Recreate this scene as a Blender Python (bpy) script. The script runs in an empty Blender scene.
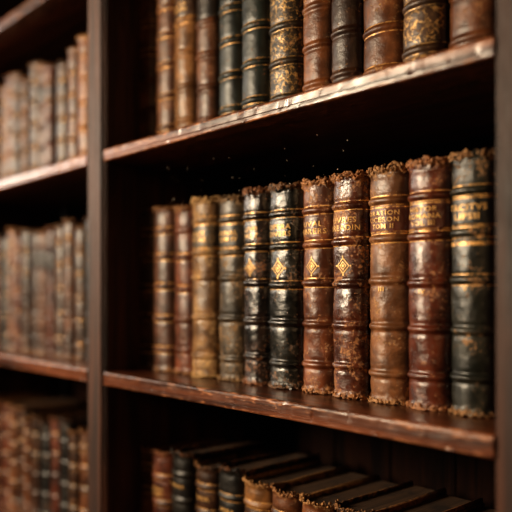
import bpy, math, random, bmesh
from mathutils import Vector, noise, Matrix
R=random.Random(7)
F=711.0; PHI=math.radians(48); SP=math.sin(PHI); CP=math.cos(PHI)
ZC=1.30; YF=0.51; YB=0.572
def px2x(px,y):
    return -((F*y/(SP*(px+385.0))-y*CP)/SP)
scene=bpy.context.scene
scene.view_settings.view_transform='Standard'
try: scene.view_settings.look='Medium High Contrast'
except Exception: pass
def link(o,parent=None):
    scene.collection.objects.link(o)
    if parent: o.parent=parent
    return o
def empty(name):
    e=bpy.data.objects.new(name,None); e.empty_display_size=.05
    return link(e)
def sat(c,k=1.12):
    l=.3*c[0]+.6*c[1]+.1*c[2]; return tuple(max(.002,l+(x-l)*k) for x in c)
# ---------------------------------------------------------------- node helpers
class NT:
    def __init__(s,name):
        s.m=bpy.data.materials.new(name); s.m.use_nodes=True
        s.t=s.m.node_tree; s.t.nodes.clear()
        s.out=s.t.nodes.new('ShaderNodeOutputMaterial')
        s.b=s.t.nodes.new('ShaderNodeBsdfPrincipled')
        s.t.links.new(s.b.outputs[0],s.out.inputs[0])
    def put(s,sock,v):
        if isinstance(v,bpy.types.NodeSocket): s.t.links.new(v,sock)
        elif isinstance(v,(tuple,list)):
            if len(v)==3 and sock.type=='RGBA': v=(*v,1)
            sock.default_value=v
        else: sock.default_value=v
    def math(s,op,a,b=0.0,c=0.0,clamp=False):
        n=s.t.nodes.new('ShaderNodeMath'); n.operation=op; n.use_clamp=clamp
        s.put(n.inputs[0],a); s.put(n.inputs[1],b); s.put(n.inputs[2],c); return n.outputs[0]
    def mix(s,f,a,b):
        n=s.t.nodes.new('ShaderNodeMix'); n.data_type='RGBA'
        s.put(n.inputs[0],f); s.put(n.inputs[6],a); s.put(n.inputs[7],b); return n.outputs[2]
    def noise(s,vec,scale,detail=4,rough=.55,dist=0):
        n=s.t.nodes.new('ShaderNodeTexNoise'); n.inputs['Scale'].default_value=scale
        n.inputs['Detail'].default_value=detail; n.inputs['Roughness'].default_value=rough
        n.inputs['Distortion'].default_value=dist
        s.t.links.new(vec,n.inputs['Vector']); return n.outputs[0]
    def step(s,v,lo,hi):
        n=s.t.nodes.new('ShaderNodeMapRange'); n.interpolation_type='SMOOTHSTEP'
        s.put(n.inputs[0],v); n.inputs[1].default_value=lo; n.inputs[2].default_value=hi; return n.outputs[0]
    def attr(s,name):
        n=s.t.nodes.new('ShaderNodeAttribute'); n.attribute_name=name; return n.outputs['Fac']
    def coord(s,scale=(1,1,1),seed=0.0,rnd=True):
        tc=s.t.nodes.new('ShaderNodeTexCoord'); mp=s.t.nodes.new('ShaderNodeMapping')
        s.t.links.new(tc.outputs['Object'],mp.inputs[0]); mp.inputs['Scale'].default_value=scale
        if rnd:
            oi=s.t.nodes.new('ShaderNodeObjectInfo')
            r=s.math('MULTIPLY_ADD',oi.outputs['Random'],17.0,seed)
            s.t.links.new(r,mp.inputs['Location'])
        else: mp.inputs['Location'].default_value=(seed,seed*1.3,seed*.7)
        return mp.outputs[0]
    def bump(s,h,strength,dist):
        n=s.t.nodes.new('ShaderNodeBump'); n.inputs['Strength'].default_value=strength
        n.inputs['Distance'].default_value=dist; s.put(n.inputs['Height'],h)
        s.t.links.new(n.outputs[0],s.b.inputs['Normal']); return n.outputs[0]
def leather(name,c1,c2,worn,wearamt=1.0,speck=.5,rough=.42,label=(.01,.008,.007),seed=0,orn=0,gold=(.95,.53,.17),coat=.10):
    c1=sat(c1);c2=sat(c2);worn=sat(worn,1.08)
    s=NT(name); v=s.coord(seed=seed)
    n1=s.noise(v,40,7,.65,.5)
    col=s.mix(s.step(n1,.36,.64),tuple(x*.70 for x in c1),tuple(x*1.2 for x in c2))
    n1b=s.noise(v,13,5,.65)
    col=s.mix(s.math('MULTIPLY',s.step(n1b,.46,.66),.7),col,tuple(x*.28 for x in c1))
    col=s.mix(s.math('MULTIPLY',s.attr('grime_shade'),.8),col,tuple(x*.13 for x in c1))  # grime and ambient shade painted into the colour of spine sides and covers
    col=s.mix(s.math('MULTIPLY',s.attr('label'),.9),col,label)
    n2=s.noise(v,130,8,.72,.4); nl=s.noise(v,60,6,.7,.6)
    w=s.math('MULTIPLY_ADD',s.attr('wear'),wearamt,s.math('ADD',s.math('MULTIPLY',s.math('SUBTRACT',n2,.5),1.7),s.math('MULTIPLY',s.math('SUBTRACT',nl,.5),1.3)))
    wf=s.step(w,.44,.62)
    n3=s.noise(v,260,5,.68,.6); n3b=s.noise(v,40,3,.5)
    sp=s.step(s.math('ADD',n3,s.math('MULTIPLY',s.math('SUBTRACT',n3b,.5),.7)),.69-.08*speck,.725-.08*speck)
    fac=s.math('MAXIMUM',s.math('MULTIPLY',wf,.85),s.math('MULTIPLY',sp,.85))
    fac=s.math('MULTIPLY',fac,s.math('SUBTRACT',1.0,s.math('MULTIPLY',s.attr('label'),.6)))
    n5=s.noise(v,400,3,.5)
    wc=s.mix(s.step(n5,.3,.7),tuple(x*.38 for x in worn),tuple(min(1,x*1.4) for x in worn))
    col=s.mix(fac,col,wc)
    g=s.attr('gold')
    if orn:
        vo=s.t.nodes.new('ShaderNodeTexVoronoi'); vo.feature='DISTANCE_TO_EDGE'; vo.inputs['Scale'].default_value=orn
        nd=s.t.nodes.new('ShaderNodeTexNoise'); nd.inputs['Scale'].default_value=90; s.t.links.new(v,nd.inputs['Vector'])
        va=s.t.nodes.new('ShaderNodeVectorMath'); va.operation='MULTIPLY_ADD'
        s.t.links.new(nd.outputs['Color'],va.inputs[0]); va.inputs[1].default_value=(.02,.02,.02); s.t.links.new(v,va.inputs[2])
        s.t.links.new(va.outputs[0],vo.inputs['Vector'])
        l=s.math('LESS_THAN',vo.outputs['Distance'],.05)
        vr=s.t.nodes.new('ShaderNodeTexVoronoi'); vr.inputs['Scale'].default_value=orn*1.6; s.t.links.new(va.outputs[0],vr.inputs['Vector'])
        ring=s.math('LESS_THAN',s.math('ABSOLUTE',s.math('SUBTRACT',vr.outputs['Distance'],.3)),.04)
        g=s.math('MAXIMUM',g,s.math('MULTIPLY',s.attr('orn'),s.math('MAXIMUM',l,ring)))
    n4=s.noise(v,170,6,.7)
    g=s.math('MULTIPLY',g,s.step(n4,.40,.56))
    col=s.mix(s.math('MULTIPLY',g,.92),col,gold)
    s.put(s.b.inputs['Base Color'],col)
    s.put(s.b.inputs['Metallic'],s.math('MULTIPLY',g,.4))
    r=s.math('MULTIPLY_ADD',fac,.35,s.math('MULTIPLY_ADD',n1,.22,rough-.12))
    s.put(s.b.inputs['Roughness'],r)
    vc=s.t.nodes.new('ShaderNodeTexVoronoi'); vc.feature='DISTANCE_TO_EDGE'; vc.inputs['Scale'].default_value=300; s.t.links.new(v,vc.inputs['Vector'])
    h=s.math('ADD',s.math('MULTIPLY',n2,1.2),s.math('MULTIPLY',s.step(vc.outputs['Distance'],0,.25),.15))
    h=s.math('ADD',h,s.math('MULTIPLY',fac,-.8)); h=s.math('ADD',h,s.math('MULTIPLY',n3,.35)); h=s.math('ADD',h,s.math('MULTIPLY',nl,.9))
    nb=s.bump(h,.45,.0008)
    s.put(s.b.inputs['Coat Weight'],s.math('MULTIPLY',s.math('SUBTRACT',1.0,fac),coat)); s.b.inputs['Coat Roughness'].default_value=.2
    s.t.links.new(nb,s.b.inputs['Coat Normal'])
    return s.m
def page_mat():
    s=NT('aged_paper'); v=s.coord(scale=(900,6,6))
    n=s.noise(v,1.0,3,.6); v2=s.coord(); n2=s.noise(v2,30,4,.6)
    c=s.mix(s.step(n,.3,.7),(.030,.014,.006),(.12,.060,.027)); c=s.mix(s.step(n2,.45,.7),c,(.025,.012,.007))
    s.put(s.b.inputs['Base Color'],c); s.b.inputs['Roughness'].default_value=.9; s.bump(n,.5,.0006); return s.m
PAGES=page_mat()
def gilt():
    s=NT('worn_gilt'); v=s.coord(); n=s.noise(v,300,5,.7)
    f=s.step(n,.34,.50)
    s.put(s.b.inputs['Base Color'],s.mix(f,(.26,.12,.04),(.95,.57,.20)))
    s.put(s.b.inputs['Metallic'],s.math('MULTIPLY',f,.3)); s.b.inputs['Roughness'].default_value=.42; return s.m
GILT=gilt()
def wood(name,axis,bright=1.0,back=False,rough=.16,coat=0,wr=1.0):
    s=NT(name)
    sc=[22,22,22]; sc[axis]=1.6
    v=s.coord(scale=tuple(sc),rnd=False,seed=axis*3.1)
    n=s.noise(v,1.6,8,.62,.9)
    sc2=[160,160,160]; sc2[axis]=5
    v2=s.coord(scale=tuple(sc2),rnd=False); n2=s.noise(v2,1.0,5,.6,.2)
    v3=s.coord(rnd=False,seed=2.0); n3=s.noise(v3,14,6,.65)
    sc4=[260,260,260]; sc4[axis]=60
    n4=s.noise(s.coord(scale=tuple(sc4),rnd=False),1.0,6,.7)
    b=bright
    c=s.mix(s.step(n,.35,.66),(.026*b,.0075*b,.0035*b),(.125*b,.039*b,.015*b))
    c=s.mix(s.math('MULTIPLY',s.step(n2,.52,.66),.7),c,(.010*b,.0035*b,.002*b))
    if not back:
        w=s.math('MULTIPLY_ADD',s.attr('wear'),.55,s.math('MULTIPLY',s.math('SUBTRACT',n4,.5),1.5))
        wf=s.math('MULTIPLY',s.step(w,.40,.66),s.step(n3,.30,.6))
        c=s.mix(s.math('MULTIPLY',wf,.85*wr),c,(.34*b,.14*b,.058*b))
    s.put(s.b.inputs['Base Color'],c)
    s.put(s.b.inputs['Roughness'],s.math('MULTIPLY_ADD',n4,.35,rough))
    nb=s.bump(s.math('ADD',s.math('MULTIPLY',n2,1.0),s.math('MULTIPLY',n4,.6)),.5,.0008)
    if back: s.b.inputs['Specular IOR Level'].default_value=.08
    if coat: s.b.inputs['Coat Weight'].default_value=coat; s.b.inputs['Coat Roughness'].default_value=.22
    return s.m
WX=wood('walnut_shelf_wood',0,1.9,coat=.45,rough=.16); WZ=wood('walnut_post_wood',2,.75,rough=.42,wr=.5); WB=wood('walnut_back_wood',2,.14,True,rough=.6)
# ---------------------------------------------------------------- book builder
def setattr_f(me,name,vals):
    a=me.attributes.new(name,'FLOAT','POINT'); a.data.foreach_set('value',vals)
def spine_pt(w,sd,t):
    a=t*math.pi/2*.96; k=math.sin(math.pi/2*.96)
    nx,ny=math.sin(a),-math.cos(a)
    return w/2*math.sin(a)/k, sd*(1-math.cos(a)), nx, ny
def bulge(x,y,z,t,seed,tat):
    ox,oy=seed*3.17,seed*1.71
    nz=noise.noise(Vector((x*38+ox,y*38+oy,z*22+seed)))
    nf=noise.noise(Vector((x*170+ox,y*170,z*120+seed)))
    f=max(0,math.cos(t*math.pi/2))**.35 if abs(t)<1 else 0
    return (.0014*nz+.0003*nf)*(.25+.75*f)*(.4+.6*tat), f, nz
def make_book(name,parent,xc,w,z0,H,yf,depth,mat,dz=.0011,cols=26,bands=(),gold=(),label=None,orn=(),tat=1.0,seed=0,bandh=.0022,rot=0):
    rr=random.Random(seed*13+5); sd=.34*w
    prof=[]
    for yy in (depth,depth*.6,depth*.3,sd+.010,sd+.006): prof.append((-w/2,yy,-1,0,-1,0))
    prof.append((-w/2+.0014,sd+.003,-1,0,-1,.5))
    for i in range(cols+1):
        t=-1+2*i/cols; x,y,nx,ny=spine_pt(w,sd,t); prof.append((x*.985,y,nx,ny,t,1))
    prof.append((w/2-.0014,sd+.003,1,0,1,.5))
    for yy in (sd+.006,sd+.010,depth*.3,depth*.6,depth): prof.append((w/2,yy,1,0,1,0))
    zs=set(); n=int(H/dz)
    for i in range(n+1): zs.add(round(H*i/n,6))
    for zc,hw in gold:
        for q in (-hw-.00008,-hw,hw,hw+.00008): zs.add(round(zc+q,6))
    if label:
        for q in (label[0]-.00008,label[0],label[1],label[1]+.00008): zs.add(round(q,6))
    zs=sorted(z for z in zs if 0<=z<=H)
    V=[];wear=[];gl=[];lb=[];on=[];gs=[]
    ox,oy=seed*3.17,seed*1.71
    for z in zs:
        bd=0;val=0
        for zb in bands:
            q=(z-zb)/.0027; bd+=math.exp(-q**4); val+=math.exp(-((abs(z-zb)-.0052)/.0022)**2)
        e=min(z,H-z); cap=math.exp(-(e/.0035)**2); cap2=math.exp(-((e-.008)/.004)**2)
        isg=any(abs(z-zc)<=hw+.00001 for zc,hw in gold); isl=label and label[0]-.00001<=z<=label[1]+.00001
        iso=any(a<=z<=b for a,b in orn)
        for (x,y,nx,ny,t,k) in prof:
            zz=z
            bu,f,nz=bulge(x,y,z,t,seed,tat)
            if k>0:
                d=(bandh*bd-.0006*val+.0014*cap*tat-.0008*cap2)*f + bu
            else: d=-.0004*abs(nz)
            lim=.011
            if e<lim:
                j=noise.fractal(Vector((x*150+ox,y*150+oy,(0 if z<H/2 else 9)+seed)),.55,2.3,5)
                amp=tat*.0052*(1.0 if k>0 else .3)*(1-e/lim)
                zz = z + (amp*(j*1.3-.1) if z>H/2 else amp*abs(j)*.7)
                if k>0: d+=tat*.0026*(1-e/lim)*noise.noise(Vector((x*300,z*280,seed+4)))
            V.append((x+nx*d,y+ny*d,zz))
            wr=.20*min(1,bd)*(k>0)+ 1.05*math.exp(-(e/.008)) + (.15 if k<1 else 0) +.25*nz
            wear.append(max(0,min(1,wr))); gl.append(1.0 if (isg and k==1) else 0.0)
            lb.append(1.0 if (isl and k==1 and abs(t)<.93) else 0.0); on.append(1.0 if (iso and k==1 and abs(t)<.9) else 0.0)
            gs.append(1.0 if k<1 else max(0,(abs(t)-.5)/.5)**1.5)
    M=len(prof); Fc=[]
    for r in range(len(zs)-1):
        for c in range(M-1):
            a=r*M+c; Fc.append((a,a+1,a+1+M,a+M))
    def addflake(t,zz,s):
        x,y,nx,ny=spine_pt(w,sd,t); b=len(V); o=Vector((x+nx*.0006,y+ny*.0006,zz))
        dirs=[Vector((rr.uniform(-1,1),rr.uniform(-1,1),rr.uniform(-.6,1))).normalized()*s*rr.uniform(.5,1) for _ in range(4)]
        dirs[2]=-dirs[0]+dirs[1]*.2
        dirs[3]=-dirs[1]
        for q in dirs:
            p=o+q
            V.append((max(-w/2,min(w/2,p.x)),p.y,max(0.0003,p.z))); wear.append(1);gl.append(0);lb.append(0);on.append(0);gs.append(0)
        Fc.append((b,b+1,b+2,b+3))
    for _ in range(int(80*tat)): addflake(rr.uniform(-.98,.98),H+rr.uniform(-.003,.0018),rr.uniform(.0007,.0028))
    for _ in range(int(40*tat)): addflake(rr.uniform(-.98,.98),rr.uniform(.0005,.004),rr.uniform(.0006,.0019))
    me=bpy.data.meshes.new(name); me.from_pydata(V,[],Fc); me.materials.append(mat)
    setattr_f(me,'wear',wear);setattr_f(me,'gold',gl);setattr_f(me,'label',lb);setattr_f(me,'orn',on);setattr_f(me,'grime_shade',gs)
    me.polygons.foreach_set('use_smooth',[True]*len(Fc)); me.update()
    o=bpy.data.objects.new(name,me); link(o,parent); o.location=(xc,yf,z0); o.rotation_euler[1]=rot
    so=o.modifiers.new('thick','SOLIDIFY'); so.thickness=.0022; so.offset=-1
    P=[]; iw=w/2-.0032
    for i in range(9):
        t=-1+2*i/8; x,y,nx,ny=spine_pt(w,sd,t); P.append((x/(w/2)*iw, y*.85+.0042))
    P+=[(iw,depth-.004),(-iw,depth-.004)]
    zb,zt=.003,H-.0052; k=len(P)
    PV=[(x,y,zb) for x,y in P]+[(x,y,zt) for x,y in P]
    PF=[tuple(range(k))[::-1],tuple(range(k,2*k))]+[(i,(i+1)%k,(i+1)%k+k,i+k) for i in range(k)]
    pm=bpy.data.meshes.new(name+'_pages'); pm.from_pydata(PV,[],PF); pm.materials.append(PAGES)
    po=bpy.data.objects.new(name+'_pages',pm); link(po,parent); po.location=o.location; po.rotation_euler=o.rotation_euler
    return dict(o=o,w=w,sd=sd,H=H,parent=parent,name=name,seed=seed,tat=tat)
def wrap_mesh(bk,name,verts2,faces,off=.0006):
    w,sd=bk['w'],bk['sd']; V=[]
    L=w*1.16
    for (s,z) in verts2:
        t=max(-1,min(1,s/(L/2))); x,y,nx,ny=spine_pt(w,sd,t)
        d=bulge(x*.985,y,z,t,bk['seed'],bk['tat'])[0]+off
        V.append((x*.985+nx*d,y+ny*d,z))
    me=bpy.data.meshes.new(name); me.from_pydata(V,[],faces); me.materials.append(GILT)
    o=bpy.data.objects.new(name,me); link(o,bk['parent']); o.location=bk['o'].location; o.rotation_euler=bk['o'].rotation_euler
    return o
def text2d(txt,size):
    cu=bpy.data.curves.new('t','FONT'); cu.body=txt; cu.size=size; cu.align_x='CENTER'; cu.resolution_u=2; cu.offset=size*.010; cu.space_character=1.12
    ob=bpy.data.objects.new('t',cu); scene.collection.objects.link(ob)
    dg=bpy.context.evaluated_depsgraph_get(); me=bpy.data.meshes.new_from_object(ob.evaluated_get(dg))
    vs=[(v.co.x,v.co.y) for v in me.vertices]; fs=[tuple(p.vertices) for p in me.polygons]
    bpy.data.objects.remove(ob); bpy.data.meshes.remove(me); bpy.data.curves.remove(cu)
    return vs,fs
def title(bk,lines,ztop,size,maxw=.70):
    V=[];Fc=[]; z=ztop
    for ln in lines:
        vs,fs=text2d(ln,size); wd=max(v[0] for v in vs)-min(v[0] for v in vs)
        k=min(1.0,bk['w']*maxw/wd); b=len(V); z-=size*1.0
        V+=[(x*k,y+z) for x,y in vs]; Fc+=[tuple(i+b for i in f) for f in fs]
    wrap_mesh(bk,'gilt_title',V,Fc)
def lozenge(bk,zc,s):
    V=[];Fc=[]
    def dia(cx,cz,rx,rz,th):
        b=len(V)
        for k in (1,1-th): V.extend([(cx+rx*k,cz),(cx,cz+rz*k),(cx-rx*k,cz),(cx,cz-rz*k)])
        for i in range(4): Fc.append((b+i,b+(i+1)%4,b+4+(i+1)%4,b+4+i))
    dia(0,zc,s,s*1.35,.16); dia(0,zc,s*.55,s*.75,.3); dia(0,zc,s*.2,s*.28,.95)
    for dx,dz in ((1,0),(-1,0),(0,1.35),(0,-1.35)): dia(dx*s*1.12,zc+dz*s*1.1,s*.14,s*.2,.95)
    wrap_mesh(bk,'gilt_ornament',V,Fc,.0009)
# ---------------------------------------------------------------- palette
worn1=(.34,.17,.07); worn2=(.44,.24,.10); worn3=(.26,.11,.045)
PAL={
 'brown':leather('brown_leather',(.080,.030,.013),(.14,.054,.024),worn1,.7,.4),
 'red':leather('oxblood_leather',(.075,.020,.011),(.12,.034,.017),worn3,.7,.4),
 'rust':leather('rust_leather',(.14,.049,.019),(.22,.084,.033),worn2,.8,.5),
 'tan':leather('tan_leather',(.19,.090,.037),(.28,.138,.057),worn2,.8,.5,label=(.03,.01,.006)),
 'black':leather('black_leather',(.010,.009,.008),(.020,.017,.014),worn3,.5,.2),
 'green':leather('bottle_green_leather',(.007,.011,.009),(.013,.019,.015),worn3,.5,.2),
 'cream':leather('vellum_cream_leather',(.38,.25,.13),(.50,.35,.19),worn1,.7,.3,label=(.06,.015,.01)),
 'dark':leather('dark_umber_leather',(.032,.013,.007),(.06,.025,.012),worn1,.6,.4),
 'ornb':leather('gilt_tooled_black_leather',(.02,.015,.010),(.045,.03,.018),worn1,.6,.3,orn=110,gold=(.62,.37,.13)),
 'orng':leather('gilt_tooled_umber_leather',(.04,.02,.010),(.07,.035,.018),worn1,.6,.3,orn=95,gold=(.60,.36,.13)),
}
def std_bands(H,fr=(.13,.33,.52,.70,.86)): return [H*f for f in fr]
def gold_near(bands,off=.0045,hw=.00045): return [(b+s*off,hw) for b in bands for s in (-1,1)]
# ---------------------------------------------------------------- main row
ZL=ZC-.1123; ZU=ZC+.2015; ZLL=ZC-.426; ZTOP=ZC+.488
row=empty('antique_leather_books')
sc=.743/YB
spec=[
 (131,152,209,(.045,.018,.009),(.075,.030,.015),worn3,.6,.3,.45,None,.5),
 (152,173,207,(.06,.022,.011),(.10,.036,.017),worn1,.7,.3,.45,None,.7),
 (171,193,206,(.11,.031,.014),(.155,.047,.022),worn1,.8,.5,.42,None,1.0),
 (190,215,198,(.18,.095,.045),(.30,.17,.08),(.52,.33,.15),1.0,1.5,.42,(.010,.009,.008),1.1),
 (215,242,196,(.040,.028,.016),(.085,.056,.030),(.30,.18,.085),.85,1.5,.42,(.008,.008,.008),1.0),
 (241,267,188,(.012,.009,.008),(.03,.016,.011),(.30,.125,.05),.75,.9,.27,None,1.1),
 (267,299,184,(.009,.010,.009),(.024,.021,.016),(.26,.13,.06),.65,.8,.27,None,1.1),
 (299,331,179,(.135,.042,.019),(.20,.069,.031),(.44,.22,.10),1.0,1.2,.34,None,1.2),
 (331,365,173,(.068,.020,.011),(.13,.040,.020),(.44,.21,.09),.9,1.7,.29,None,1.2),
 (365,405,166,(.165,.072,.033),(.245,.112,.053),(.44,.24,.11),.9,1.0,.40,(.13,.032,.018),1.2),
 (405,448,160,(.080,.023,.013),(.14,.039,.020),(.40,.19,.085),.8,.8,.30,(.09,.020,.012),1.2),
 (448,493,152,(.013,.015,.011),(.032,.030,.022),(.40,.22,.10),.7,.7,.36,(.008,.008,.008),1.2),
]
titles=[None,None,None,['PLUT','VITAE'],['ANNAL','TOM IV'],['LIVII','HIST'],['OPERA','DIVERS'],['UVAL','ABRERS'],['UVRES','BREADIN'],['ORATION','CICERON','TOM II'],['HISTOR','ROMANA','VOL III'],['TACITVS','LIPSII']]
for i,(a,b,ty,c1,c2,wn,wa,spk,rg,lab,tt) in enumerate(spec):
    xa=px2x(a,YB+.006); xb=px2x(b,YB+.006); w=xb-xa-.0010; xc=(xa+xb)/2
    H=((292-ty)/((a+b)/2+385.0))/sc+.1123-.001
    m=leather('leather_%d'%i,c1,c2,wn,wa,spk,rg,lab or (.02,.012,.01),seed=i*2.3,coat=.55 if i in (5,6,8,10) else .2)
    bands=std_bands(H,(.125+.01*(i%3),.325,.51+.01*(i%2),.70,.86) if i not in (3,4) else (.12,.34,.56,.70,.88))
    g=[]
    if i in (0,1): g=gold_near(bands,.005,.0005)
    elif i in (2,): g=gold_near(bands[2:4],.005,.0004)
    else: g=gold_near([bands[3],bands[4]],.0046,.0005)
    if i in (5,6,7,11): g+=gold_near([bands[2]],.005,.0004)
    label=None
    if lab: label=(bands[3]+.0055,bands[4]-.0055); g+=[(label[0]+.0012,.0006),(label[1]-.0012,.0006)]
    if i==11: g+=[(bands[3]-.010,.0018)]
    bk=make_book('book_%d'%(i+1),row,xc,w,ZL,H,YB+R.uniform(-.003,.003),.150,m,dz=.0009,cols=36,bands=bands,gold=g,label=label,tat=tt,seed=i+1,rot=0)
    if titles[i]:
        n=len(titles[i]); sz=.0082 if n<3 else .0066
        mid=(bands[3]+bands[4])/2
        title(bk,titles[i],mid+n*sz/2+.001,sz)
    if i in (5,6,7,8): lozenge(bk,(bands[2]+bands[3])/2-.003,w*.14)
    if i in (9,10,11) : title(bk,['· %s ·'%['I','II','III','IV','V'][i-7]],bands[2]-.004,.006)
# ---------------------------------------------------------------- secondary rows
def fill(rowname,pxs,keys,z0,Hf,yb=YB,dz=.0016,cols=16,tat=.6,seed=50,xs=None,depth=.15):
    r=empty(rowname); rr=random.Random(seed)
    edges=xs if xs else [px2x(p,yb+.006) for p in pxs]
    for i,k in enumerate(keys):
        xa,xb=edges[i],edges[i+1]; w=xb-xa-.0008; H=Hf(i,rr)
        bands=std_bands(H,(.13,.32,.51,.69,.86) if (i+seed)%3 else (.10,.28,.46,.64,.82))
        style=rr.random(); g=[];label=None;orn=[]
        if style<.45 or k in('green',): g=gold_near(bands,.0045,.0004)
        elif style<.8: g=gold_near(bands[3:],.0045,.0005)
        if k in('tan','cream') or style>.8: label=(bands[3]+.005,bands[4]-.005)
        if k.startswith('orn'):
            bb=[.006]+bands+[H-.006]; orn=[(bb[j]+.006,bb[j+1]-.006) for j in range(len(bb)-1)]
        bk=make_book('book_%d'%(i+1),r,(xa+xb)/2,w,z0,H,yb+rr.uniform(-.003,.003),depth,PAL[k],dz=dz,cols=cols,bands=bands,gold=g,label=label,orn=orn,tat=tat,seed=seed+i,bandh=.0018)
        if dz<.0015 and rr.random()<.6 and not orn: title(bk,rr.choice([['OPERA'],['ACTA','REGNI'],['THEOL'],['LEXIC','TOM I']]),(bands[3]+bands[4])/2+.006,.007)
    return r
fill('antique_leather_books',[131,152,173,194,215,239,266,298,328,358,399,442,493],
 ['brown','brown','tan','brown','green','green','ornb','rust','dark','rust','orng','brown'],ZU,lambda i,r:r.uniform(.225,.245),dz=.0012,cols=24,tat=.6,seed=60)
fill('antique_leather_books',[131,150,171,191,214,239,268,298,330,365,405,448,493],
 ['brown','red','black','dark','black','tan','brown','rust','dark','red','dark','black'],ZLL,
 lambda i,r:.201+r.uniform(-.006,.006)-(.004 if i>4 else 0),dz=.0014,cols=20,tat=.7,seed=80)
def edges(x0,x1,n,rr):
    ws=[rr.uniform(.75,1.25) for _ in range(n)]; s=sum(ws); e=[x0]
    for q in ws: e.append(e[-1]+q*(x1-x0)/s)
    return e
XD1=-.889; XD0=-.938; XL=-1.53; XR0=-.290; XR1=-.244; XRR=.40
rr=random.Random(3)
LB=(XL+.002,XD0-.002)
fill('antique_leather_books',None,['dark','brown','black','brown','red','dark','brown','dark','brown','red','dark','brown','rust','black','green','brown'],ZU,lambda i,r:r.uniform(.198,.224),xs=edges(*LB,16,rr),seed=100,dz=.002,cols=12)
fill('antique_leather_books',None,['brown','dark','red','black','brown','red','dark','dark','brown','red','dark','brown','dark','black','cream','tan'],ZL,lambda i,r:r.uniform(.220,.238),xs=edges(*LB,16,rr),seed=120,dz=.002,cols=12)
fill('antique_leather_books',None,['brown','tan','dark','red','brown','dark','brown','dark','black','red','black','dark','brown','black','rust','brown'],ZLL,lambda i,r:r.uniform(.186,.207),xs=edges(*LB,16,rr),seed=140,dz=.002,cols=12)
RB=(XR1+.002,XRR-.002)
for z,sd_ in((ZU,160),(ZL,180),(ZLL,200)):
    ks=[rr.choice(['brown','dark','rust','black','red','tan','green']) for _ in range(14)]
    fill('antique_leather_books',None,ks,z,lambda i,r:r.uniform(.20,.235),xs=edges(*RB,14,rr),seed=sd_,dz=.003,cols=10,tat=.4)
# ---------------------------------------------------------------- bookcase
bc=empty('wooden_bookcase')
def board_x(name,x0,x1,ztop,th,y0,y1,mat):
    r=.0035; pr=[]
    def arc(cy,cz,a0,a1,rad,n=5):
        for i in range(n+1):
            a=math.radians(a0+(a1-a0)*i/n); pr.append((cy+rad*math.cos(a),cz+rad*math.sin(a)))
    arc(y0+.0025,ztop-th+.0025,270,180,.0021)
    pr.append((y0+.0004,ztop-th*.75)); pr.append((y0+.0012,ztop-th*.72)); pr.append((y0+.0012,ztop-th*.66)); pr.append((y0,ztop-th*.62))
    arc(y0+r,ztop-r,180,90,r)
    pr.append((y1,ztop)); pr.append((y1,ztop-th))
    n=len(pr); N=max(2,int((x1-x0)/.003)); V=[];wear=[];Fc=[]
    for j in range(N+1):
        x=x0+(x1-x0)*j/N
        for (y,z) in pr:
            near=y<y0+.02
            d=noise.noise(Vector((x*60,y*90,z*90)))*.0004+noise.noise(Vector((x*15,z*3,4)))*.0005+max(0,noise.noise(Vector((x*110,z*160,8)))-.4)*.003 if near else 0
            V.append((x,y+d,z+(-abs(d)*.5 if near and z>ztop-th*.5 else 0)))
            wear.append(.85 if (y<y0+.003 and (z>ztop-.004 or z<ztop-th+.004)) else (.45 if near else .15))
    for j in range(N):
        for i in range(n):
            a=j*n+i; b=j*n+(i+1)%n; Fc.append((a,b,b+n,a+n))
    Fc.append(tuple(range(n))[::-1]); Fc.append(tuple(range(N*n,N*n+n)))
    me=bpy.data.meshes.new(name); me.from_pydata(V,[],Fc); me.materials.append(mat); setattr_f(me,'wear',wear)
    bm=bmesh.new(); bm.from_mesh(me); bmesh.ops.recalc_face_normals(bm,faces=bm.faces); bm.to_mesh(me); bm.free()
    o=bpy.data.objects.new(name,me); return link(o,bc)
def box(name,x0,x1,y0,y1,z0,z1,mat,parent=bc,bev=.002):
    bm=bmesh.new(); bmesh.ops.create_cube(bm,size=1)
    for v in bm.verts: v.co=Vector(((x0+x1)/2+v.co.x*(x1-x0),(y0+y1)/2+v.co.y*(y1-y0),(z0+z1)/2+v.co.z*(z1-z0)))
    if bev: bmesh.ops.bevel(bm,geom=bm.edges[:],offset=bev,segments=3,affect='EDGES')
    me=bpy.data.meshes.new(name); bm.to_mesh(me); bm.free(); me.materials.append(mat)
    setattr_f(me,'wear',[.2]*len(me.vertices))
    return link(bpy.data.objects.new(name,me),parent)
YBK=.775; T=.0195; ZB=.12; ZT=2.12
posts=[(XL-.046,XL),(XD0,XD1),(XR0,XR1),(XRR,XRR+.046)]
for i,(a,b) in enumerate(posts):
    box('upright_%d'%i,a,b,YF+.004,YBK,0,ZT,WZ)
    box('upright_face_%d'%i,a+.004,b-.004,YF,YF+.006,0,ZT,WZ,bev=.0025)
k=0
for (a,b) in ((XL,XD0),(XD1,XR0),(XR1,XRR)):
    for z in (ZB,.46,ZLL,ZL,ZU,ZTOP):
        board_x('shelf_%d'%k,a,b,z,T if z!=ZU else .0170,YF+.001,YBK,WX); k+=1
    nb=6
    for j in range(nb): 
        x0=a+(b-a)*j/nb; x1=a+(b-a)*(j+1)/nb
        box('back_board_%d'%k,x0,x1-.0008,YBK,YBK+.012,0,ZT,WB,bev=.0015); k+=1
box('cornice',XL-.07,XRR+.07,YF-.03,YBK+.012,ZT,ZT+.07,WX,bev=.01)
box('plinth',XL,XRR,YF+.004,YF+.02,0,ZB-T,WX)
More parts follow.
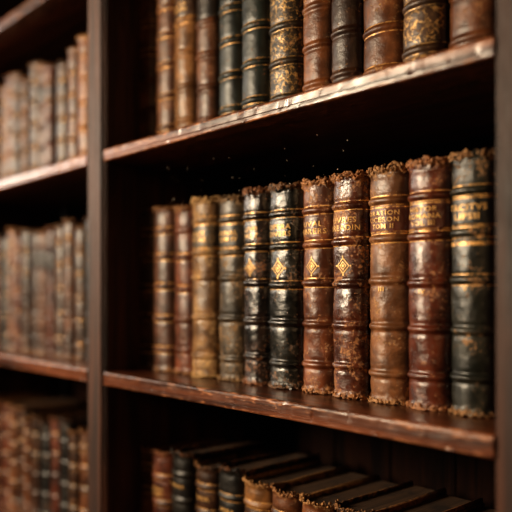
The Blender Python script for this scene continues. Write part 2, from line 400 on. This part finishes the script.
# ---------------------------------------------------------------- dust
def dust():
    rr=random.Random(11); bm=bmesh.new()
    for _ in range(34):
        c=Vector((rr.uniform(-.80,-.48),rr.uniform(.530,.560),ZC+rr.uniform(.11,.165))); r=rr.uniform(.0003,.0007)
        bmesh.ops.create_icosphere(bm,subdivisions=1,radius=r,matrix=Matrix.Translation(c))
    me=bpy.data.meshes.new('dust_motes'); bm.to_mesh(me); bm.free()
    s=NT('dust'); s.b.inputs['Base Color'].default_value=(.9,.8,.65,1); me.materials.append(s.m)
    link(bpy.data.objects.new('dust_motes',me))
dust()
# ---------------------------------------------------------------- room
def flat(name,c,sc_):
    s=NT(name); v=s.coord(rnd=False); n=s.noise(v,sc_,6,.6); s.put(s.b.inputs['Base Color'],s.mix(n,tuple(q*.6 for q in c),c)); s.b.inputs['Roughness'].default_value=.7; s.bump(n,.3,.002); return s.m
box('wall_back',-4,3,YBK+.014,YBK+.1,0,2.8,flat('dark_plaster',(.06,.045,.035),12),None,0)
box('floor',-4,3,-3,YBK+.1,-.05,0,flat('dark_floorboards',(.06,.03,.018),8),None,0)
# ---------------------------------------------------------------- lights
def area(name,loc,tgt,sx,sy,P,col):
    l=bpy.data.lights.new(name,'AREA'); l.shape='RECTANGLE'; l.size=sx; l.size_y=sy; l.energy=P; l.color=col
    o=bpy.data.objects.new(name,l); link(o); o.location=loc
    o.rotation_euler=(Vector(tgt)-Vector(loc)).to_track_quat('-Z','Y').to_euler(); return o
area('window_light',(-1.95,-1.45,1.84),(-.40,.55,1.28),.35,.5,76,(1.0,.81,.58))
area('shelf_gleam_light',(-3.3,-.36,2.0),(-1.1,.55,1.45),.45,.8,14,(1.0,.90,.78))  # unseen extra light, added for the gleam along the left shelf edges
area('warm_fill_light',(.9,-1.2,1.9),(-.4,.6,1.3),.4,.4,3.5,(1.0,.60,.30))  # dim warm fill, added unseen from behind and right of the camera
w=bpy.data.worlds.new('world'); scene.world=w; w.use_nodes=True
w.node_tree.nodes['Background'].inputs[0].default_value=(.5,.30,.18,1); w.node_tree.nodes['Background'].inputs[1].default_value=.008
# ---------------------------------------------------------------- camera
cam=bpy.data.cameras.new('camera'); co=bpy.data.objects.new('camera',cam); link(co)
cam.sensor_width=36; cam.lens=F/512*36; cam.shift_y=36/512; cam.clip_start=.02
co.location=(0,0,ZC); co.rotation_euler=(math.pi/2,0,PHI)
cam.dof.use_dof=True; cam.dof.focus_distance=.755; cam.dof.aperture_fstop=2.3
scene.camera=co
